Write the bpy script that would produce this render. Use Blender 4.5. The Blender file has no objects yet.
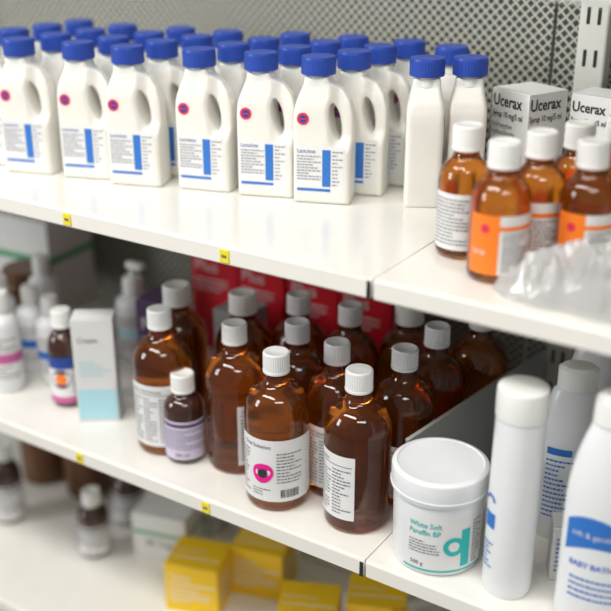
import bpy, math, random
from mathutils import Vector, Matrix
random.seed(7)
scene=bpy.context.scene
scene.view_settings.view_transform='Standard'
pi=math.pi
# ---------------- materials ----------------
def mat(name,col,rough=.5,metal=0,trans=0,coat=0,sss=0,alpha=1,var=.04,vscale=30,ior=1.45,bump=0,bscale=80):
    m=bpy.data.materials.new(name);m.use_nodes=True
    nt=m.node_tree;b=nt.nodes['Principled BSDF']
    b.inputs['Roughness'].default_value=rough;b.inputs['Metallic'].default_value=metal
    b.inputs['Transmission Weight'].default_value=trans;b.inputs['Coat Weight'].default_value=coat
    b.inputs['Alpha'].default_value=alpha;b.inputs['IOR'].default_value=ior
    if sss:
        b.inputs['Subsurface Weight'].default_value=sss;b.inputs['Subsurface Scale'].default_value=.01
    tc=nt.nodes.new('ShaderNodeTexCoord');n=nt.nodes.new('ShaderNodeTexNoise');n.inputs['Scale'].default_value=vscale
    nt.links.new(tc.outputs['Object'],n.inputs['Vector'])
    mx=nt.nodes.new('ShaderNodeMix');mx.data_type='RGBA'
    mx.inputs[6].default_value=(*[max(0,c*(1-var)) for c in col],1);mx.inputs[7].default_value=(*[min(1,c*(1+var)) for c in col],1)
    nt.links.new(n.outputs['Fac'],mx.inputs[0]);nt.links.new(mx.outputs[2],b.inputs['Base Color'])
    if bump:
        n2=nt.nodes.new('ShaderNodeTexNoise');n2.inputs['Scale'].default_value=bscale;nt.links.new(tc.outputs['Object'],n2.inputs['Vector'])
        bp=nt.nodes.new('ShaderNodeBump');bp.inputs['Strength'].default_value=bump;bp.inputs['Distance'].default_value=.002
        nt.links.new(n2.outputs['Fac'],bp.inputs['Height']);nt.links.new(bp.outputs['Normal'],b.inputs['Normal'])
    return m
M={}
M['shelf']=mat('shelf_enamel',(.83,.81,.755),.2,coat=.3,bump=.03,bscale=12)
M['lip']=mat('shelf_lip_enamel',(.82,.795,.73),.35)
M['post']=mat('upright_enamel',(.62,.63,.58),.4)
M['dark']=mat('dark_gap',(.02,.02,.02),.6)
M['amber']=mat('amber_glass_filled',(.50,.145,.016),.035,trans=.93,coat=.15,var=.1,vscale=8,ior=1.47)
M['amberL']=mat('amber_glass_light',(.62,.21,.02),.035,trans=.92,coat=.15,var=.08,vscale=8,ior=1.47)
M['amberD']=mat('dark_glass_filled',(.05,.018,.012),.06,coat=.6)
M['cap']=mat('cap_grey_plastic',(.78,.785,.78),.3,coat=.2)
M['capw']=mat('cap_white_plastic',(.86,.86,.83),.3)
M['white']=mat('white_hdpe',(.81,.795,.735),.34,sss=.15)
M['whitec']=mat('white_pp',(.80,.815,.825),.28,sss=.1)
M['blue']=mat('blue_cap_plastic',(.022,.065,.37),.4)
M['label']=mat('paper_label',(.78,.78,.77),.5)
M['lilac']=mat('lilac_label',(.62,.56,.72),.5)
M['ink']=mat('ink_grey',(.16,.16,.18),.6)
M['inkl']=mat('ink_light_grey',(.30,.31,.36),.6)
M['inkb']=mat('ink_black',(.03,.03,.04),.6)
M['inkblue']=mat('ink_blue',(.03,.17,.55),.5)
M['inkdb']=mat('ink_dark_blue',(.02,.06,.3),.5)
M['red']=mat('ink_red',(.75,.03,.08),.5)
M['mag']=mat('ink_magenta',(.8,.01,.28),.5)
M['orange']=mat('orange_label',(.95,.22,.02),.5)
M['teal']=mat('ink_teal',(.02,.48,.46),.5)
M['cyan']=mat('ink_pale_cyan',(.45,.75,.84),.5)
M['redbox']=mat('red_card',(.72,.012,.028),.45)
M['yellow']=mat('yellow_card',(.88,.56,.01),.45)
M['card']=mat('white_card',(.76,.77,.76),.5)
M['cardg']=mat('grey_card',(.34,.34,.33),.6)
M['purple']=mat('purple_card',(.10,.05,.13),.5)
M['brown']=mat('brown_plastic',(.16,.07,.03),.4)
M['green']=mat('green_print',(.05,.35,.15),.5)
M['pink']=mat('pink_print',(.55,.12,.32),.5)
M['tag']=mat('yellow_tag',(.85,.72,.02),.4)
M['divider']=mat('divider_metal',(.36,.37,.36),.4)
M['floor']=mat('floor_vinyl',(.42,.42,.40),.4,bump=.05)
M['wallm']=mat('wall_paint',(.5,.52,.5),.7)
M['bag']=mat('polythene_film',(.56,.555,.54),.14,alpha=.72,coat=.8)
def mesh_panel():
    m=bpy.data.materials.new('perforated_panel');m.use_nodes=True;nt=m.node_tree;b=nt.nodes['Principled BSDF']
    tc=nt.nodes.new('ShaderNodeTexCoord');mp=nt.nodes.new('ShaderNodeMapping');mp.inputs['Rotation'].default_value=(0,math.radians(45),0)
    nt.links.new(tc.outputs['Object'],mp.inputs['Vector'])
    sx=nt.nodes.new('ShaderNodeSeparateXYZ');nt.links.new(mp.outputs[0],sx.inputs[0])
    outs=[]
    for ax in (0,2):
        a=nt.nodes.new('ShaderNodeMath');a.operation='MULTIPLY';a.inputs[1].default_value=1/.0085;nt.links.new(sx.outputs[ax],a.inputs[0])
        c=nt.nodes.new('ShaderNodeMath');c.operation='FRACT';nt.links.new(a.outputs[0],c.inputs[0])
        d=nt.nodes.new('ShaderNodeMath');d.operation='SUBTRACT';d.inputs[1].default_value=.5;nt.links.new(c.outputs[0],d.inputs[0])
        e=nt.nodes.new('ShaderNodeMath');e.operation='ABSOLUTE';nt.links.new(d.outputs[0],e.inputs[0]);outs.append(e)
    mx=nt.nodes.new('ShaderNodeMath');mx.operation='MAXIMUM';nt.links.new(outs[0].outputs[0],mx.inputs[0]);nt.links.new(outs[1].outputs[0],mx.inputs[1])
    g=nt.nodes.new('ShaderNodeMath');g.operation='GREATER_THAN';g.inputs[1].default_value=.36;nt.links.new(mx.outputs[0],g.inputs[0])
    mix=nt.nodes.new('ShaderNodeMix');mix.data_type='RGBA';mix.inputs[6].default_value=(.03,.034,.03,1);mix.inputs[7].default_value=(.42,.42,.36,1)
    nt.links.new(g.outputs[0],mix.inputs[0]);nt.links.new(mix.outputs[2],b.inputs['Base Color']);b.inputs['Roughness'].default_value=.5
    return m
M['mesh']=mesh_panel()
# ---------------- text cache ----------------
_tc={}
def textmesh(body,size,bold=0):
    k=(body,size,bold)
    if k in _tc: return _tc[k]
    c=bpy.data.curves.new('t','FONT');c.body=body;c.size=size;c.resolution_u=2;c.offset=bold
    ob=bpy.data.objects.new('t',c);scene.collection.objects.link(ob)
    bpy.context.view_layer.update()
    dg=bpy.context.evaluated_depsgraph_get();me=ob.evaluated_get(dg).to_mesh()
    vs=[(v.co.x,v.co.y) for v in me.vertices];fs=[tuple(p.vertices) for p in me.polygons]
    ob.evaluated_get(dg).to_mesh_clear();bpy.data.objects.remove(ob);bpy.data.curves.remove(c)
    _tc[k]=(vs,fs);return vs,fs
# ---------------- builder ----------------
class B:
    def __init__(s): s.v=[];s.f=[];s.m=[];s.mats=[]
    def mi(s,k):
        if k not in s.mats: s.mats.append(k)
        return s.mats.index(k)
    def add(s,vs,fs,k):
        o=len(s.v);s.v+=[tuple(v) for v in vs];i=s.mi(k)
        for f in fs: s.f.append(tuple(o+a for a in f));s.m.append(i)
    def lathe(s,prof,k,seg=40,sx=1,sy=1,cx=0,cy=0,rib=0):
        vs=[];fs=[]
        for (r,z) in prof:
            for j in range(seg):
                a=2*pi*j/seg;rr=r*(1-(rib if j%2 else 0))
                vs.append((cx+rr*math.cos(a)*sx,cy+rr*math.sin(a)*sy,z))
        for i in range(len(prof)-1):
            for j in range(seg):
                j2=(j+1)%seg;fs.append((i*seg+j,i*seg+j2,(i+1)*seg+j2,(i+1)*seg+j))
        fs.append(tuple(range(seg-1,-1,-1)));fs.append(tuple((len(prof)-1)*seg+j for j in range(seg)))
        s.add(vs,fs,k)
    def box(s,x0,x1,y0,y1,z0,z1,k,ch=.0012):
        import itertools
        xs=(x0,x1);ys=(y0,y1);zs=(z0,z1);c=min(ch,(x1-x0)/3,(y1-y0)/3,(z1-z0)/3)
        idx={};vs=[]
        for ix,iy,iz in itertools.product((0,1),repeat=3):
            sgn=lambda i:1 if i==0 else -1
            X,Y,Z=xs[ix],ys[iy],zs[iz]
            idx[(ix,iy,iz,0)]=len(vs);vs.append((X,Y+c*sgn(iy),Z+c*sgn(iz)))
            idx[(ix,iy,iz,1)]=len(vs);vs.append((X+c*sgn(ix),Y,Z+c*sgn(iz)))
            idx[(ix,iy,iz,2)]=len(vs);vs.append((X+c*sgn(ix),Y+c*sgn(iy),Z))
        fs=[];cen=Vector(((x0+x1)/2,(y0+y1)/2,(z0+z1)/2))
        def face(l):
            P=[Vector(vs[i]) for i in l];n=(P[1]-P[0]).cross(P[2]-P[0]);m=sum(P,Vector())/len(P)-cen
            fs.append(tuple(l) if n.dot(m)>0 else tuple(reversed(l)))
        for i in (0,1):
            face([idx[(i,a,b,0)] for a,b in ((0,0),(1,0),(1,1),(0,1))])
            face([idx[(a,i,b,1)] for a,b in ((0,0),(1,0),(1,1),(0,1))])
            face([idx[(a,b,i,2)] for a,b in ((0,0),(1,0),(1,1),(0,1))])
        for a in (0,1):
            for b in (0,1):
                face([idx[(a,b,0,0)],idx[(a,b,1,0)],idx[(a,b,1,1)],idx[(a,b,0,1)]])
                face([idx[(a,0,b,0)],idx[(a,1,b,0)],idx[(a,1,b,2)],idx[(a,0,b,2)]])
                face([idx[(0,a,b,1)],idx[(1,a,b,1)],idx[(1,a,b,2)],idx[(0,a,b,2)]])
        for ix,iy,iz in itertools.product((0,1),repeat=3): face([idx[(ix,iy,iz,q)] for q in (0,1,2)])
        s.add(vs,fs,k)
    def rect(s,fn,s0,s1,t0,t1,k,off=.0003,n=1):
        vs=[];fs=[]
        for i in range(n+1):
            ss=s0+(s1-s0)*i/n;vs+=[fn(ss,t0,off),fn(ss,t1,off)]
        for i in range(n): fs.append((2*i,2*i+2,2*i+3,2*i+1))
        s.add(vs,fs,k)
    def disc(s,fn,cs,ct,r,k,off=.0005,n=20,sx=1,a0=0,a1=2*pi,r0=0):
        vs=[];fs=[]
        full=abs(a1-a0-2*pi)<1e-4
        m=n if full else n+1
        for i in range(m):
            a=a0+(a1-a0)*i/n
            vs+=[fn(cs+r0*math.cos(a)*sx,ct+r0*math.sin(a),off),fn(cs+r*math.cos(a)*sx,ct+r*math.sin(a),off)]
        for i in range(n):
            j=(i+1)%m;fs.append((2*i,2*i+1,2*j+1,2*j))
        s.add(vs,fs,k)
    def text(s,fn,body,size,s0,t0,k,off=.0006,sx=1,bold=0):
        vs,fs=textmesh(body,size,bold);s.add([fn(s0+x*sx,t0+y,off) for x,y in vs],fs,k)
    def fine(s,fn,s0,s1,t0,t1,lines,k='ink',off=.0006,h=.38,rnd=None):
        rnd=rnd or random
        dt=(t1-t0)/lines
        for i in range(lines):
            t=t1-(i+.5)*dt;x=s0;end=s1-(s1-s0)*rnd.choice((0,0,.1,.3,.5))
            while x<end:
                w=rnd.uniform(.0012,.0045);w=min(w,end-x)
                s.rect(fn,x,x+w,t-dt*h/2,t+dt*h/2,k,off);x+=w+.0009
    def mesh(s,name):
        me=bpy.data.meshes.new(name);me.from_pydata(s.v,[],s.f)
        for k in s.mats: me.materials.append(M[k])
        me.polygons.foreach_set('material_index',s.m);me.polygons.foreach_set('use_smooth',[True]*len(s.f))
        me.update();me.set_sharp_from_angle(angle=math.radians(38));return me
def put(name,me,x=0,y=0,z=0,rot=0,sc=1):
    o=bpy.data.objects.new(name,me);scene.collection.objects.link(o)
    o.location=(x,y,z);o.rotation_euler=(0,0,math.radians(rot))
    o.scale=(sc,sc,sc);return o
def cyl(r,ang,sx=1,sy=1):
    a0=math.radians(ang)
    return lambda s,t,off:((r+off)*math.cos(a0+s/r)*sx,(r+off)*math.sin(a0+s/r)*sy,t)
def front(y): return lambda s,t,off:(s,y-off,t)
def right(x): return lambda s,t,off:(x+off,s,t)
def topf(z): return lambda s,t,off:(s,t,z+off)
def arc(R,rr,z0,zz,a1=70,n=8):
    return [(R-rr+rr*math.cos(math.radians(a1*i/n)),z0+zz*math.sin(math.radians(a1*i/n))) for i in range(n+1)]
def round_bottle(b,R,H,cr,ch,glass,cap,sh=.61,seg=48,rib=.035):
    zb=H*sh;zn=H-ch-.001;nr=cr*.86;hh=zn-zb
    rr=(R-nr)*1.03
    pr=[(R*.5,.0015),(R-.007,.0),(R-.003,.0012),(R-.0008,.004),(R,.007)]+arc(R,rr,zb,hh*.66,72,10)
    r1,z1=pr[-1]
    pr+=[(nr+(r1-nr)*.55,z1+hh*.05),(nr+(r1-nr)*.2,z1+hh*.13),(nr,z1+hh*.22),(nr,zn),(nr*.5,zn)]
    b.lathe(pr,glass,seg)
    b.lathe([(cr*.9,zn-.003),(cr*1.02,zn-.003),(cr*1.02,zn-.0005),(cr*.97,zn)],cap,seg)
    b.lathe([(cr*.95,zn),(cr,zn+.0005),(cr,H-.0015)],cap,72,rib=rib)
    b.lathe([(cr*.97,H-.0016),(cr*.93,H-.0004),(cr*.86,H),(cr*.8,H-.0006)],cap,48)
# ============ shelving ============
def board(x0,x1,z,y1=.374,tags=()):
    b=B()
    b.box(x0,x1,-.002,y1,-.004,0,'shelf',.0008)
    b.box(x0,x1,-.004,.004,-.020,-.0005,'lip',.002)
    b.box(x0,x1,.004,.02,-.020,-.017,'lip',.0005)
    for x in tags:
        b.box(x-.0055,x+.0055,-.0052,-.0038,-.017,-.004,'tag',.0003);b.rect(front(-.0052),x-.003,x+.003,-.012,-.009,'ink')
    if x1<.01: b.box(x1-.004,x1,-.0055,-.004,-.019,-.002,'dark',.0004)
    put('shelf_board',b.mesh('shelf_board'),0,0,z)
for z,tg in ((1.2,(-.372,-.162)),(.9,(-.389,-.1994)),(.6,()),(.25,())):
    board(-.94,-.0006,z,tags=tg);board(.0006,.94,z)
for x0,x1 in ((-.94,-.002),(.002,.94)):
    b=B();b.box(x0,x1,.402,.406,.1,1.9,'mesh',.0005)
    b.box(x0,x1,.4005,.408,.0,.1,'post',.001);b.box(x0,x1,.4005,.408,1.9,1.93,'post',.001)
    put('perforated_back_panel',b.mesh('perforated_back_panel'))
for cx in (-.94,.052,.94):
    b=B()
    b.box(-.016,.016,.376,.400,0,1.9,'post',.002)
    for i in range(34):
        zz=.3+i*.045
        for dx in (-.006,.006): b.box(dx-.0018,dx+.0018,.3750,.3765,zz,zz+.018,'dark',.0004)
    b.box(-.02,.02,0,.40,0,.06,'post',.002)
    put('shelving_upright',b.mesh('shelving_upright'),cx)
b=B()
b.box(0,.8,.0,.374,-.004,0,'post',.0008);b.box(0,.8,-.003,.004,-.03,0,'post',.002)
o=put('upper_shelf_board',b.mesh('upper_shelf_board'),.125,0.0,1.475);o.rotation_euler=(0,math.radians(3),0)
b=B();b.box(-4,4,-4,.9,-.05,0,'floor');put('floor',b.mesh('floor'))
b=B();b.box(-4,4,.9,1.0,0,2.8,'wallm');put('wall_back',b.mesh('wall_back'))
# ============ jugs ============
def jug_body():
    cu=bpy.data.curves.new('jug','CURVE');cu.dimensions='2D';cu.fill_mode='BOTH';cu.extrude=.0150;cu.bevel_depth=.0045;cu.bevel_resolution=3
    out=[(-.0265,.0045),(-.0265,.090),(-.0258,.099),(-.0235,.108),(-.0195,.118),(-.0165,.125),(-.0155,.131),(.0015,.131),(.003,.1255),(.009,.1225),(.017,.118),(.0235,.109),(.0268,.097),(.0272,.085),(.0272,.070),(.0265,.055),(.0265,.0045)]
    sp=cu.splines.new('POLY');sp.points.add(len(out)-1)
    for q,(x,y) in zip(sp.points,out): q.co=(x,y,0,1)
    sp.use_cyclic_u=True
    sp=cu.splines.new('POLY');n=28;sp.points.add(n-1)
    for i,q in enumerate(sp.points):
        a=2*pi*i/n;dx=.0102*math.cos(a);dz=.0255*math.sin(a)
        q.co=(.0135+dx-dz*.15,.0885+dz,0,1)
    sp.use_cyclic_u=True
    ob=bpy.data.objects.new('jugtmp',cu);scene.collection.objects.link(ob);bpy.context.view_layer.update()
    dg=bpy.context.evaluated_depsgraph_get();me=bpy.data.meshes.new_from_object(ob.evaluated_get(dg))
    bpy.data.objects.remove(ob)
    o2=bpy.data.objects.new('jugtmp',me);scene.collection.objects.link(o2)
    r=o2.modifiers.new('r','REMESH');r.mode='VOXEL';r.voxel_size=.0013
    s=o2.modifiers.new('s','SMOOTH');s.factor=.5;s.iterations=8
    bpy.context.view_layer.update();dg=bpy.context.evaluated_depsgraph_get()
    me2=bpy.data.meshes.new_from_object(o2.evaluated_get(dg));bpy.data.objects.remove(o2)
    def ss(a,b,x):
        t=max(0,min(1,(x-a)/(b-a)));return t*t*(3-2*t)
    vs=[]
    for v in me2.vertices:
        x,z,y=v.co.x,v.co.y,-v.co.z
        k=1-.25*ss(.100,.130,z)-.45*ss(.006,.018,x)*ss(.056,.076,z)
        vs.append((x,y*max(k,.35),z))
    return vs,[tuple(p.vertices) for p in me2.polygons]
jv,jf=jug_body()
def jug_mesh(seed):
    rnd=random.Random(seed);b=B();b.add(jv,jf,'white');cx=-.007
    b.lathe([(.0150,.126),(.0145,.129),(.0140,.136),(.0140,.139)],'white',32,cx=cx)
    b.lathe([(.0150,.1365),(.0182,.1365),(.0184,.1385)],'blue',36,cx=cx)
    b.lathe([(.0183,.1385),(.0183,.152)],'blue',72,cx=cx,rib=.03)
    b.lathe([(.0180,.1519),(.0175,.1545),(.015,.155),(.010,.1544)],'blue',36,cx=cx)
    fn=front(-.0193)
    b.rect(fn,-.0275,.0245,.012,.064,'label',.0004)
    b.disc(fn,-.0195,.092,.0072,'label',.0004);b.disc(fn,-.0195,.092,.0066,'red',.0006);b.disc(fn,-.0195,.092,.0042,'inkdb',.0008);b.rect(fn,-.0225,-.0165,.0914,.0926,'red',.001)
    b.text(fn,'Lactulose',.0062,-.026,.056,'inkdb',.0008,sx=.85)
    b.fine(fn,-.026,.0,.026,.054,9,'inkl',.0008,rnd=rnd,h=.45)
    b.rect(fn,.0015,.0105,.020,.060,'inkblue',.0008)
    b.rect(fn,-.026,.0105,.0145,.0175,'inkblue',.0008)
    b.fine(fn,.0125,.0235,.02,.06,10,'inkl',.0008,rnd=rnd)
    return b.mesh('plastic_jug')
JM=jug_mesh(1)
cols=[(-.519,.093),(-.444,.113),(-.377,.121),(-.298,.148),(-.228,.166),(-.163,.178)]
rs=random.Random(3)
for i,(x,y) in enumerate(cols):
    put('plastic_jug',JM,x,y,1.2,18+rs.uniform(-3,3))
    for k in (1,2,3): put('plastic_jug',JM,x+.0075*k+(.005 if i==5 else 0)+rs.uniform(-.002,.002),y+.051*k-(.002*k if i==5 else 0),1.2,18+rs.uniform(-2,2))
for k in range(4): put('plastic_jug',JM,-.590+.005*k,.095+.051*k,1.2,18)
for x,y,r in [(-.073,.234,118),(-.037,.262,116),(-.085,.318,116)]:
    put('plastic_jug',JM,x,y,1.2,r)
# ============ big amber bottles ============
def amber(seed,labels,R=.0342,H=.175,cr=.0140,ch=.0185,glass='amber',cap='cap',kind='plain',z0=.014,z1=.088,lab='label'):
    rnd=random.Random(seed);b=B();round_bottle(b,R,H,cr,ch,glass,cap)
    for a0,a1 in labels:
        mid=(a0+a1)/2;half=math.radians(a1-a0)/2*R;fn=cyl(R,mid)
        b.rect(fn,-half,half,z0,z1,lab,.0003,28)
        h=z1-z0;L=half*2
        if kind=='plain':
            b.rect(fn,-half+.003,half-.003,z1-.012,z1-.0112,'ink',.0006,16)
            b.text(fn,'500 ml  Oral Solution',.0052,-half+.005,z1-.009,'inkb',.0007,sx=.9)
            for c in range(3):
                s0=-half+.004+c*(L-.006)/3
                b.fine(fn,s0,s0+(L-.012)/3,z0+.005,z1-.015,14,'ink',.0006,rnd=rnd)
        elif kind=='magenta':
            b.text(fn,'Oral Solution',.0062,-half+.012,z1-.010,'inkb',.0007)
            cs=-.0135;ct=z0+.034
            n=28
            for q,kk,off in ((.0122,'mag',.0007),(.0056,'inkb',.0010)):
                vs=[fn(cs,ct,off)]
                for i in range(n):
                    a=2*pi*i/n;r=q*(1+.07*math.sin(2*a+.6)+.03*math.sin(3*a))
                    vs.append(fn(cs+r*math.cos(a)*.95,ct+r*math.sin(a)*1.0,off))
                b.add(vs,[(0,i+1,(i+1)%n+1) for i in range(n)],kk)
            b.fine(fn,.002,.030,z0+.022,z1-.014,10,'ink',.0006,rnd=rnd)
            b.fine(fn,-.045,-.030,z0+.006,z1-.014,12,'ink',.0006,rnd=rnd)
            b.fine(fn,-.026,-.002,z0+.006,z0+.016,3,'ink',.0006,rnd=rnd)
            x=.006
            while x<.026:
                w=rnd.choice((.0004,.0007,.0011));b.rect(fn,x,x+w,z0+.005,z0+.015,'inkb',.0006);x+=w+rnd.choice((.0005,.0008))
    return b.mesh('amber_medicine_bottle')
nm='amber_medicine_bottle'
put(nm,amber(1,[(-130,-24)],kind='plain',z1=.092),-.314,.067,.9)
put(nm,amber(2,[(-52,60)]),-.218,.081,.9)
put(nm,amber(3,[(-142,22)],kind='magenta',R=.0347),-.138,.046,.9)
put(nm,amber(4,[(-150,-60)]),-.0973,.1005,.9)
put(nm,amber(5,[(-190,-64)],z0=.018,z1=.092,R=.0347),-.045,.057,.9)
G=amber(6,[(-150,-40)],z0=.012,z1=.075)
for x,y,r in [(-.162,.122,20),(-.205,.19,60),(-.137,.195,-30),(-.030,.126,55),(-.027,.196,40),(-.005,.266,30)]:
    put(nm,G,x,y,.9,r)
G2=amber(7,[(-150,-40)],z0=.012,z1=.075,cr=.0168,ch=.020,cap='capw')
for x,y,r in [(-.263,.158,10),(-.083,.238,40),(-.345,.135,0)]: put(nm,G2,x,y,.9,r)
def small_dark(lab,R,H,kind,cr=.0135):
    b=B();round_bottle(b,R,H,cr,.018,'amberD','capw',sh=.6)
    fn=cyl(R,-52);hl=R*1.45
    z1=H*.52;z0=.008
    b.rect(fn,-hl,hl,z0,z1,lab,.0003,24)
    if kind=='l':
        b.rect(fn,-hl,hl,z1-.007,z1-.003,'purple',.0006,20)
        b.fine(fn,-hl+.004,hl-.003,z0+.012,z1-.010,7,'ink');b.text(fn,'200 ml',.006,-.012,z0+.004,'inkb')
    else:
        b.rect(fn,-hl,hl,z1-.012,z1+.004,'inkdb',.0005,20)
        b.disc(fn,-.004,(z0+z1)/2+.004,.013,'purple',.0006);b.disc(fn,-.004,(z0+z1)/2+.004,.0075,'orange',.0008);b.rect(fn,-hl,hl,z0,z0+.009,'pink',.0006,20)
        b.fine(fn,.010,hl,z0+.012,z1-.005,8,'ink')
    return b.mesh('small_medicine_bottle')
put('small_medicine_bottle',small_dark('lilac',.0232,.109,'l'),-.275,.056,.9)
put('small_medicine_bottle',small_dark('label',.0205,.130,'p',.0125),-.487,.078,.9)
SD=small_dark('label',.0235,.106,'l')
put('small_medicine_bottle',SD,-.542,.151,.6);put('small_medicine_bottle',small_dark('label',.0235,.130,'l'),-.715,.142,.6)
put('small_medicine_bottle',SD,-.555,.24,.6)
# ============ top right amber bottles ============
def orangeb(seed,la,R=.0245,split=True,H=.122):
    b=B();round_bottle(b,R,H,.0137,.0185,'amberL','capw',sh=.56)
    rnd=random.Random(seed);fn=cyl(R,la)
    z0,z1=.010,.063
    wl=math.radians(62)*R
    if split:
        b.rect(fn,-wl,0,z0,z1,'orange',.0003,14);b.rect(fn,0,wl*1.25,z0,z1,'label',.0003,14)
        b.disc(fn,-wl*.45,z1-.012,.004,'red',.0006)
        b.text(fn,'Syrup',.007,-wl*.85,z0+.018,'label',.0006,sx=.8)
        b.rect(fn,0,wl*1.25,z1-.013,z1-.009,'orange',.0006,8)
        b.fine(fn,.003,wl*1.2,z0+.003,z1-.015,11,'ink',rnd=rnd)
    else:
        b.rect(fn,-wl,wl*.9,z0,z1,'label',.0003,20);b.fine(fn,-wl+.003,wl*.85,z0+.004,z1-.004,13,'ink',rnd=rnd)
    return b.mesh('amber_syrup_bottle')
put('amber_syrup_bottle',orangeb(1,-85,split=False),.036,.102,1.2)
put('amber_syrup_bottle',orangeb(2,-66,R=.0262),.0875,.063,1.2)
OB=orangeb(3,-68)
for x,y,r in [(.101,.1145,-20),(.150,.105,-5),(.118,.164,0),(.168,.156,10),(.142,.209,0)]: put('amber_syrup_bottle',OB,x,y,1.2,r)
# ============ cartons ============
def carton(w,d,h,k,name='medicine_carton',deco=None):
    b=B();b.box(-w/2,w/2,-d/2,d/2,0,h,k,.0006)
    b.rect(topf(h),-w/2+.002,w/2-.002,-d/2+.0015,-d/2+.0021,'ink',.0002)
    if deco: deco(b,w,d,h)
    return b.mesh(name)
def d_uc(b,w,d,h):
    k=w/.048
    for fn,x0,L in ((front(-d/2),-w/2,w),(right(w/2),-d/2,d)):
        b.text(fn,'Ucerax',.0150*k,x0+.002,h-.018,'inkb',.0006,sx=.85,bold=.0003)
        b.text(fn,'Syrup 10 mg/5 ml',.0080*k,x0+.002,h-.030,'inkb',.0006,sx=.70,bold=.0001)
        b.text(fn,'hydroxyzine\nhydrochloride',.0070*k,x0+.002,h-.041,'ink',.0006,sx=.78)
        b.rect(fn,x0+.001,x0+L-.001,.0,.02,'orange',.0005)
        b.fine(fn,x0+.004,x0+L-.004,.024,h-.066,7,'ink')
put('syrup_carton',carton(.056,.056,.117,'card',name='syrup_carton',deco=d_uc),.010,.318,1.2,rot=-25)
UC=carton(.048,.048,.116,'card',name='syrup_carton',deco=d_uc)
put('syrup_carton',UC,.082,.340,1.2,rot=-8)
put('syrup_carton',UC,.142,.335,1.2,rot=10)
def d_cy(b,w,d,h):
    for fn,x0,L in ((front(-d/2),-w/2,w),(right(w/2),-d/2,d)):
        b.rect(fn,x0+.002,x0+L-.002,.004,.045,'cyan',.0004);b.rect(fn,x0+.002,x0+L-.002,.045,.055,'label',.0004)
        b.text(fn,'Cream',.010,x0+.006,h-.03,'ink',.0006,sx=.9);b.fine(fn,x0+.006,x0+L-.006,.062,.085,4,'cyan')
put('cream_carton',carton(.050,.034,.138,'card',name='cream_carton',deco=d_cy),-.427,.074,.9,rot=36)
def d_rd(b,w,d,h):
    for fn,x0,L in ((front(-d/2),-w/2,w),(right(w/2),-d/2,d)):
        b.text(fn,'Plus',.024,x0+.006,h-.04,'label',.0006);b.fine(fn,x0+.006,x0+L-.01,h-.07,h-.048,3,'label')
RB=carton(.076,.055,.158,'redbox',name='red_carton',deco=d_rd)
for x,y,r in [(-.425,.335,4),(-.343,.335,-2),(-.262,.335,2),(-.182,.336,0)]: put('red_carton',RB,x,y,.9,r)
put('purple_carton',carton(.05,.05,.125,'purple',name='purple_carton',deco=d_rd),-.418,.19,.9,12)
put('grey_carton',carton(.05,.05,.115,'cardg',name='grey_carton',deco=d_rd),-.325,.235,.9,0)
def d_gr(b,w,d,h):
    b.rect(front(-d/2),-w/2,w/2,h*.55,h*.62,'green',.0004);b.rect(right(w/2),-d/2,d/2,h*.55,h*.62,'green',.0004)
    b.text(front(-d/2),'30 Tablets',.016,-w/2+.02,h*.3,'ink')
put('storage_carton',carton(.18,.1,.15,'card',name='storage_carton',deco=d_gr),-.80,.31,.9,4)
def d_ye(b,w,d,h):
    for fn,x0,L in ((front(-d/2),-w/2,w),(right(w/2),-d/2,d)):
        b.rect(fn,x0+.004,x0+L-.004,h-.03,h-.028,'label',.0004);b.text(fn,'Tablets',.011,x0+.006,h-.022,'label',.0006);b.fine(fn,x0+.006,x0+L-.01,.015,h-.034,4,'label')
    b.text(topf(h),'Tablets 500 mg',.007,-w/2+.004,.0,'label',.0004);b.rect(topf(h),-w/2+.004,w/2-.004,-.014,-.012,'label',.0004)
YB=carton(.076,.066,.076,'yellow',name='yellow_carton',deco=d_ye)
for x,y,r in [(-.343,.150,18),(-.288,.226,16),(-.165,.152,25),(-.10,.215,25),(-.02,.175,20)]: put('yellow_carton',YB,x,y,.6,r)
WB=carton(.085,.06,.075,'card',name='white_carton',deco=d_gr)
for x,y,r in [(-.455,.215,15),(-.46,.30,8),(-.36,.325,0),(-.24,.335,5),(-.14,.33,-4)]: put('white_carton',WB,x,y,.6,r)
b=B();b.lathe([(.03,0),(.036,.002),(.037,.006),(.037,.07),(.033,.078),(.032,.082)],'brown',40);b.lathe([(.035,.080),(.0355,.081),(.0355,.098)],'brown',72,rib=.03);b.lathe([(.035,.0979),(.033,.100),(.02,.0995)],'brown',40)
BJ=b.mesh('brown_jar');put('brown_jar',BJ,-.76,.26,.6);put('brown_jar',BJ,-.70,.215,.9);put('brown_jar',BJ,-.67,.27,.6)
# ============ left white bottles ============
def whiteb(R,H,stripe,pump=False):
    b=B();zb=H*.66
    pr=[(R*.5,.001),(R-.003,0),(R,.004)]+arc(R,R*.55,zb,H*.12,80,6)
    pr+=[(R*.42,zb+H*.14),(R*.42,H*.84)]
    b.lathe(pr,'whitec',36)
    b.lathe([(R*.55,H*.82),(R*.56,H*.83),(R*.55,H*.96)],'capw',60,rib=.03);b.lathe([(R*.54,H*.959),(R*.5,H),(R*.3,H)],'capw',36)
    if pump:
        b.lathe([(.004,H),(.004,H+.012)],'capw',16);b.box(-.008,.022,-.007,.007,H+.012,H+.022,'capw',.003)
    fn=cyl(R,-45);b.rect(fn,-R*1.3,R*1.3,H*.12,H*.60,'label',.0003,20);b.rect(fn,-R*1.3,R*1.3,H*.32,H*.42,stripe,.0006,20);b.fine(fn,-R,R,H*.44,H*.58,4);b.fine(fn,-R,R,H*.15,H*.3,4)
    return b.mesh('white_lotion_bottle')
W1=whiteb(.021,.137,'pink');W2=whiteb(.0205,.122,'inkblue');W3=whiteb(.026,.12,'cyan',True)
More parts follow.
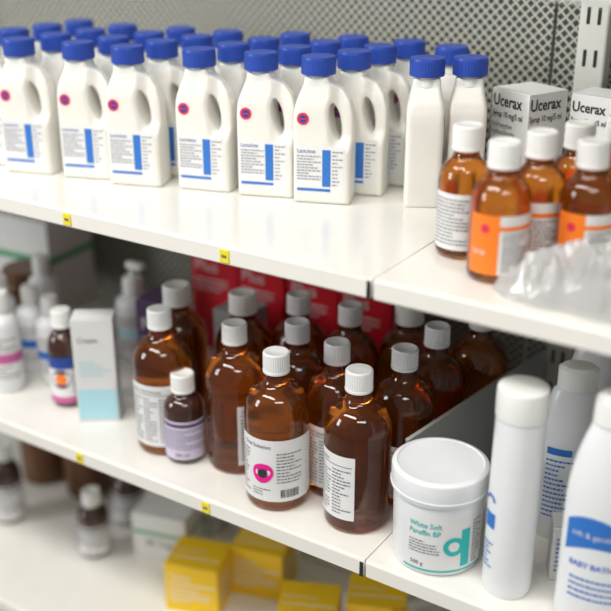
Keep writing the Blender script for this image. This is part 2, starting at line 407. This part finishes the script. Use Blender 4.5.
for me,x,y,r in [(W1,-.582,.064,0),(W2,-.545,.113,0),(W1,-.635,.07,20),(W2,-.595,.125,0),(W2,-.655,.125,0),(W3,-.505,.23,0),(W1,-.64,.19,10),(W2,-.7,.14,0)]:
    put('white_lotion_bottle',me,x,y,.9,r)
# ============ tub ============
b=B();R=.0435
b.lathe([(R*.6,.001),(R-.004,0),(R-.001,.002),(R,.006),(R+.0012,.078),(R+.0012,.084)],'whitec',64)
b.lathe([(R+.001,.080),(R+.0036,.080),(R+.004,.082),(R+.004,.101),(R+.0034,.1035),(R+.0015,.105),(R-.0012,.1054),(R-.002,.1040),(R-.004,.1036),(.01,.1036)],'whitec',72)
b.lathe([(R+.004,.0835),(R+.0048,.0838),(R+.0048,.0852),(R+.004,.0855)],'whitec',72)
fn=cyl(R+.0008,-66);hl=.052
b.rect(fn,-.033,hl,.008,.068,'label',.0004,28)
b.text(fn,'White Soft\nParaffin BP',.0082,-.027,.056,'teal',.0008,sx=.88,bold=.0001)
b.fine(fn,-.027,.004,.026,.042,5,'ink',.0008);b.text(fn,'500 g',.006,-.025,.013,'inkb',.0008)
b.rect(fn,.025,.0345,.012,.054,'teal',.0007,6)
b.disc(fn,.0175,.036,.0105,'teal',.0009,26,r0=.0055)
b.disc(fn,.0175,.036,.0055,'label',.0009)
b.rect(fn,-.033,hl,.007,.009,'teal',.0007,20)
b.fine(fn,.038,.050,.012,.062,14,'ink',.0008)
put('ointment_tub',b.mesh('ointment_tub'),.052,.050,.9)
# ============ right tubes/bottles ============
def tube(R,H,ry=1.0):
    b=B();
    b.lathe([(R*.6,.001),(R*.9,0),(R*.97,.003),(R,.01),(R*1.0,H*.5),(R*.97,H*.82),(R*.96,H*.855)],'whitec',48,sy=ry)
    b.lathe([(R*.93,H*.855),(R*.93,H*.862)],'label',48,sy=ry)
    b.lathe([(R*.93,H*.862),(R*.99,H*.862),(R*1.0,H*.87),(R*1.0,H*.975),(R*.97,H*.992),(R*.88,H*.999),(R*.6,H)],'capw',48,sy=ry)
    fn=cyl(R,-100,1,ry)
    b.rect(fn,-.018,-.004,.074,.090,'inkblue',.0004,8);b.disc(fn,-.012,.102,.007,'inkblue',.0005,a0=0,a1=pi,r0=.004)
    b.fine(cyl(R,-120,1,ry),-.010,.004,.03,.06,6,'inkblue')
    return b.mesh('lotion_tube')
put('lotion_tube',tube(.0232,.216),.133,.036,.9)
def lotion(H=.232,R=.036,ry=.6,text=True):
    b=B()
    pr=[(R*.6,.001),(R*.93,0),(R,.004),(R,.02),(R*1.0,H*.52)]
    for i in range(1,9):
        t=i/8;pr.append((R*(1-.42*(t**2.0)),H*(.52+.35*t)))
    b.lathe(pr,'whitec',56,sy=ry)
    r=pr[-1][0]
    b.lathe([(r*.9,H*.868),(r*.9,H*.875)],'label',48,sy=ry)
    b.lathe([(r*.9,H*.875),(r*1.02,H*.876),(r*1.0,H*.96),(r*.94,H*.985),(r*.7,H)],'capw',48,sy=ry*1.1)
    fn=cyl(R,-90,1,ry)
    n=20;vs=[];fs=[]
    for i in range(n+1):
        s=-.036+.072*i/n;u=i/n
        vs+=[fn(s,H*.36+.010*math.sin(u*pi)-.004,.0005),fn(s,H*.48+.012*math.sin(u*pi*1.1+.3)-.004,.0005)]
    for i in range(n): fs.append((2*i,2*i+2,2*i+3,2*i+1))
    b.add(vs,fs,'inkblue')
    if text:
        b.text(fn,'soft & gentle',.0075,-.028,H*.425,'label',.0009);b.text(fn,'BABY BATH',.0078,-.028,H*.29,'inkblue',.0006,bold=.0002)
        b.fine(fn,-.026,.024,H*.14,H*.25,4,'inkblue')
    return b.mesh('baby_bath_bottle')
put('baby_bath_bottle',lotion(),.218,.036,.9,12)
def backb():
    b=B();R=.031;H=.192;ry=.62
    b.lathe([(R*.6,.001),(R*.93,0),(R,.004),(R*1.0,H*.5),(R*.93,H*.72),(R*.72,H*.86),(R*.6,H*.88)],'whitec',48,sy=ry)
    b.lathe([(R*.5,H*.875),(R*.62,H*.88),(R*.62,H*.985),(R*.5,H)],'capw',48,sy=ry*1.2)
    fn=cyl(R,-98,1,ry);b.fine(fn,-.022,.008,H*.14,H*.50,13,'inkblue');b.rect(fn,-.022,.004,H*.52,H*.56,'inkblue',.0005,4)
    return b.mesh('lotion_bottle')
BK=backb()
for x,y,r in [(.146,.150,25),(.222,.128,20),(.13,.27,25),(.205,.245,20),(.275,.2,20)]: put('lotion_bottle',BK,x,y,.9,r)
b=B();b.box(-.02,.02,-.014,.014,0,.06,'card',.001);b.fine(front(-.014),-.016,.016,.01,.05,8,'inkblue');b.rect(topf(.06),-.018,.018,-.012,-.0115,'ink')
put('small_carton',b.mesh('small_carton'),.176,.088,.9,25)
b=B();b.box(-.0012,.0012,0,.285,.0,.102,'divider',.0005);b.box(.0,.012,0.06,.285,0,.0015,'divider',.0004);b.box(-.0022,.0022,0,.285,.100,.104,'divider',.001)
o=put('shelf_divider',b.mesh('shelf_divider'),.004,.070,.9,rot=-8)
# ============ plastic bag ============
from mathutils import noise
n=130;vs=[];fs=[];me_b=B()
for i in range(n+1):
    for j in range(n+1):
        u=i/n*2-1;v=j/n*2-1
        x=u*math.sqrt(1-v*v/2);y=v*math.sqrt(1-u*u/2);r=math.hypot(x,y)
        px=.100*x*(1+.08*noise.noise((x*2,y*2,3)));py=.032*y*(1+.12*noise.noise((x*3,y*2,9)))
        if x<-.3: py-=.014*(-x-.3)
        hgt=.050*max(0,1-r**3)**.5*(1-.45*max(0,-x))
        w1=noise.noise((px*20,py*20,7))*.012
        rid=(1-abs(noise.noise(((px+w1)*30,(py+w1)*42,1.3)))*3.6)*.010+(1-abs(noise.noise(((px-w1)*75,(py+w1)*75,5)))*3.0)*.005
        hgt=max(0,hgt*(.85+.4*noise.noise((px*16,py*16,2)))+rid*min(1,(1-r)*6))
        vs.append((px,py,hgt+.0006))
for i in range(n):
    for j in range(n):
        a=i*(n+1)+j;fs.append((a,a+n+1,a+n+2,a+1))
me_b.add(vs,fs,'bag')
me_b.box(-.055,-.005,-.014,.012,.001,.020,'card',.001);me_b.box(.0,.06,-.014,.014,.001,.026,'card',.001)
me_b.fine(front(-.014),.004,.055,.004,.022,3,'inkblue')
o=put('plastic_bag',me_b.mesh('plastic_bag'),.198,.044,1.2,-2)
# ============ lights ============
def area(name,loc,target,sx,sy,e,col=(1,1,1)):
    l=bpy.data.lights.new(name,'AREA');l.shape='RECTANGLE';l.size=sx;l.size_y=sy;l.energy=e;l.color=col
    o=bpy.data.objects.new(name,l);scene.collection.objects.link(o);o.location=loc
    o.rotation_euler=(Vector(target)-Vector(loc)).to_track_quat('-Z','Y').to_euler()
area('ceiling_light',(-.5,-.9,2.7),(-.4,.1,1.0),1.6,.3,32,(1,.975,.93))
area('ceiling_light',(1.2,-1.2,2.7),(.2,.1,1.0),1.2,.3,18,(1,.975,.93))
area('window_light',(-2.2,-1.9,1.9),(-.3,.1,.9),.6,1.0,29,(.98,.99,1))
w=bpy.data.worlds.new('w');scene.world=w;w.use_nodes=True;w.node_tree.nodes['Background'].inputs[0].default_value=(.98,.985,1,1);w.node_tree.nodes['Background'].inputs[1].default_value=.27
# ============ camera ============
cd=bpy.data.cameras.new('camera');co=bpy.data.objects.new('camera',cd);scene.collection.objects.link(co);scene.camera=co
co.location=(.406,-.736,1.526);co.rotation_euler=(math.radians(67.2),0,math.radians(33))
cd.sensor_width=36;cd.lens=60.1;cd.clip_start=.02
cd.dof.use_dof=True;cd.dof.focus_distance=1.03;cd.dof.aperture_fstop=2.3
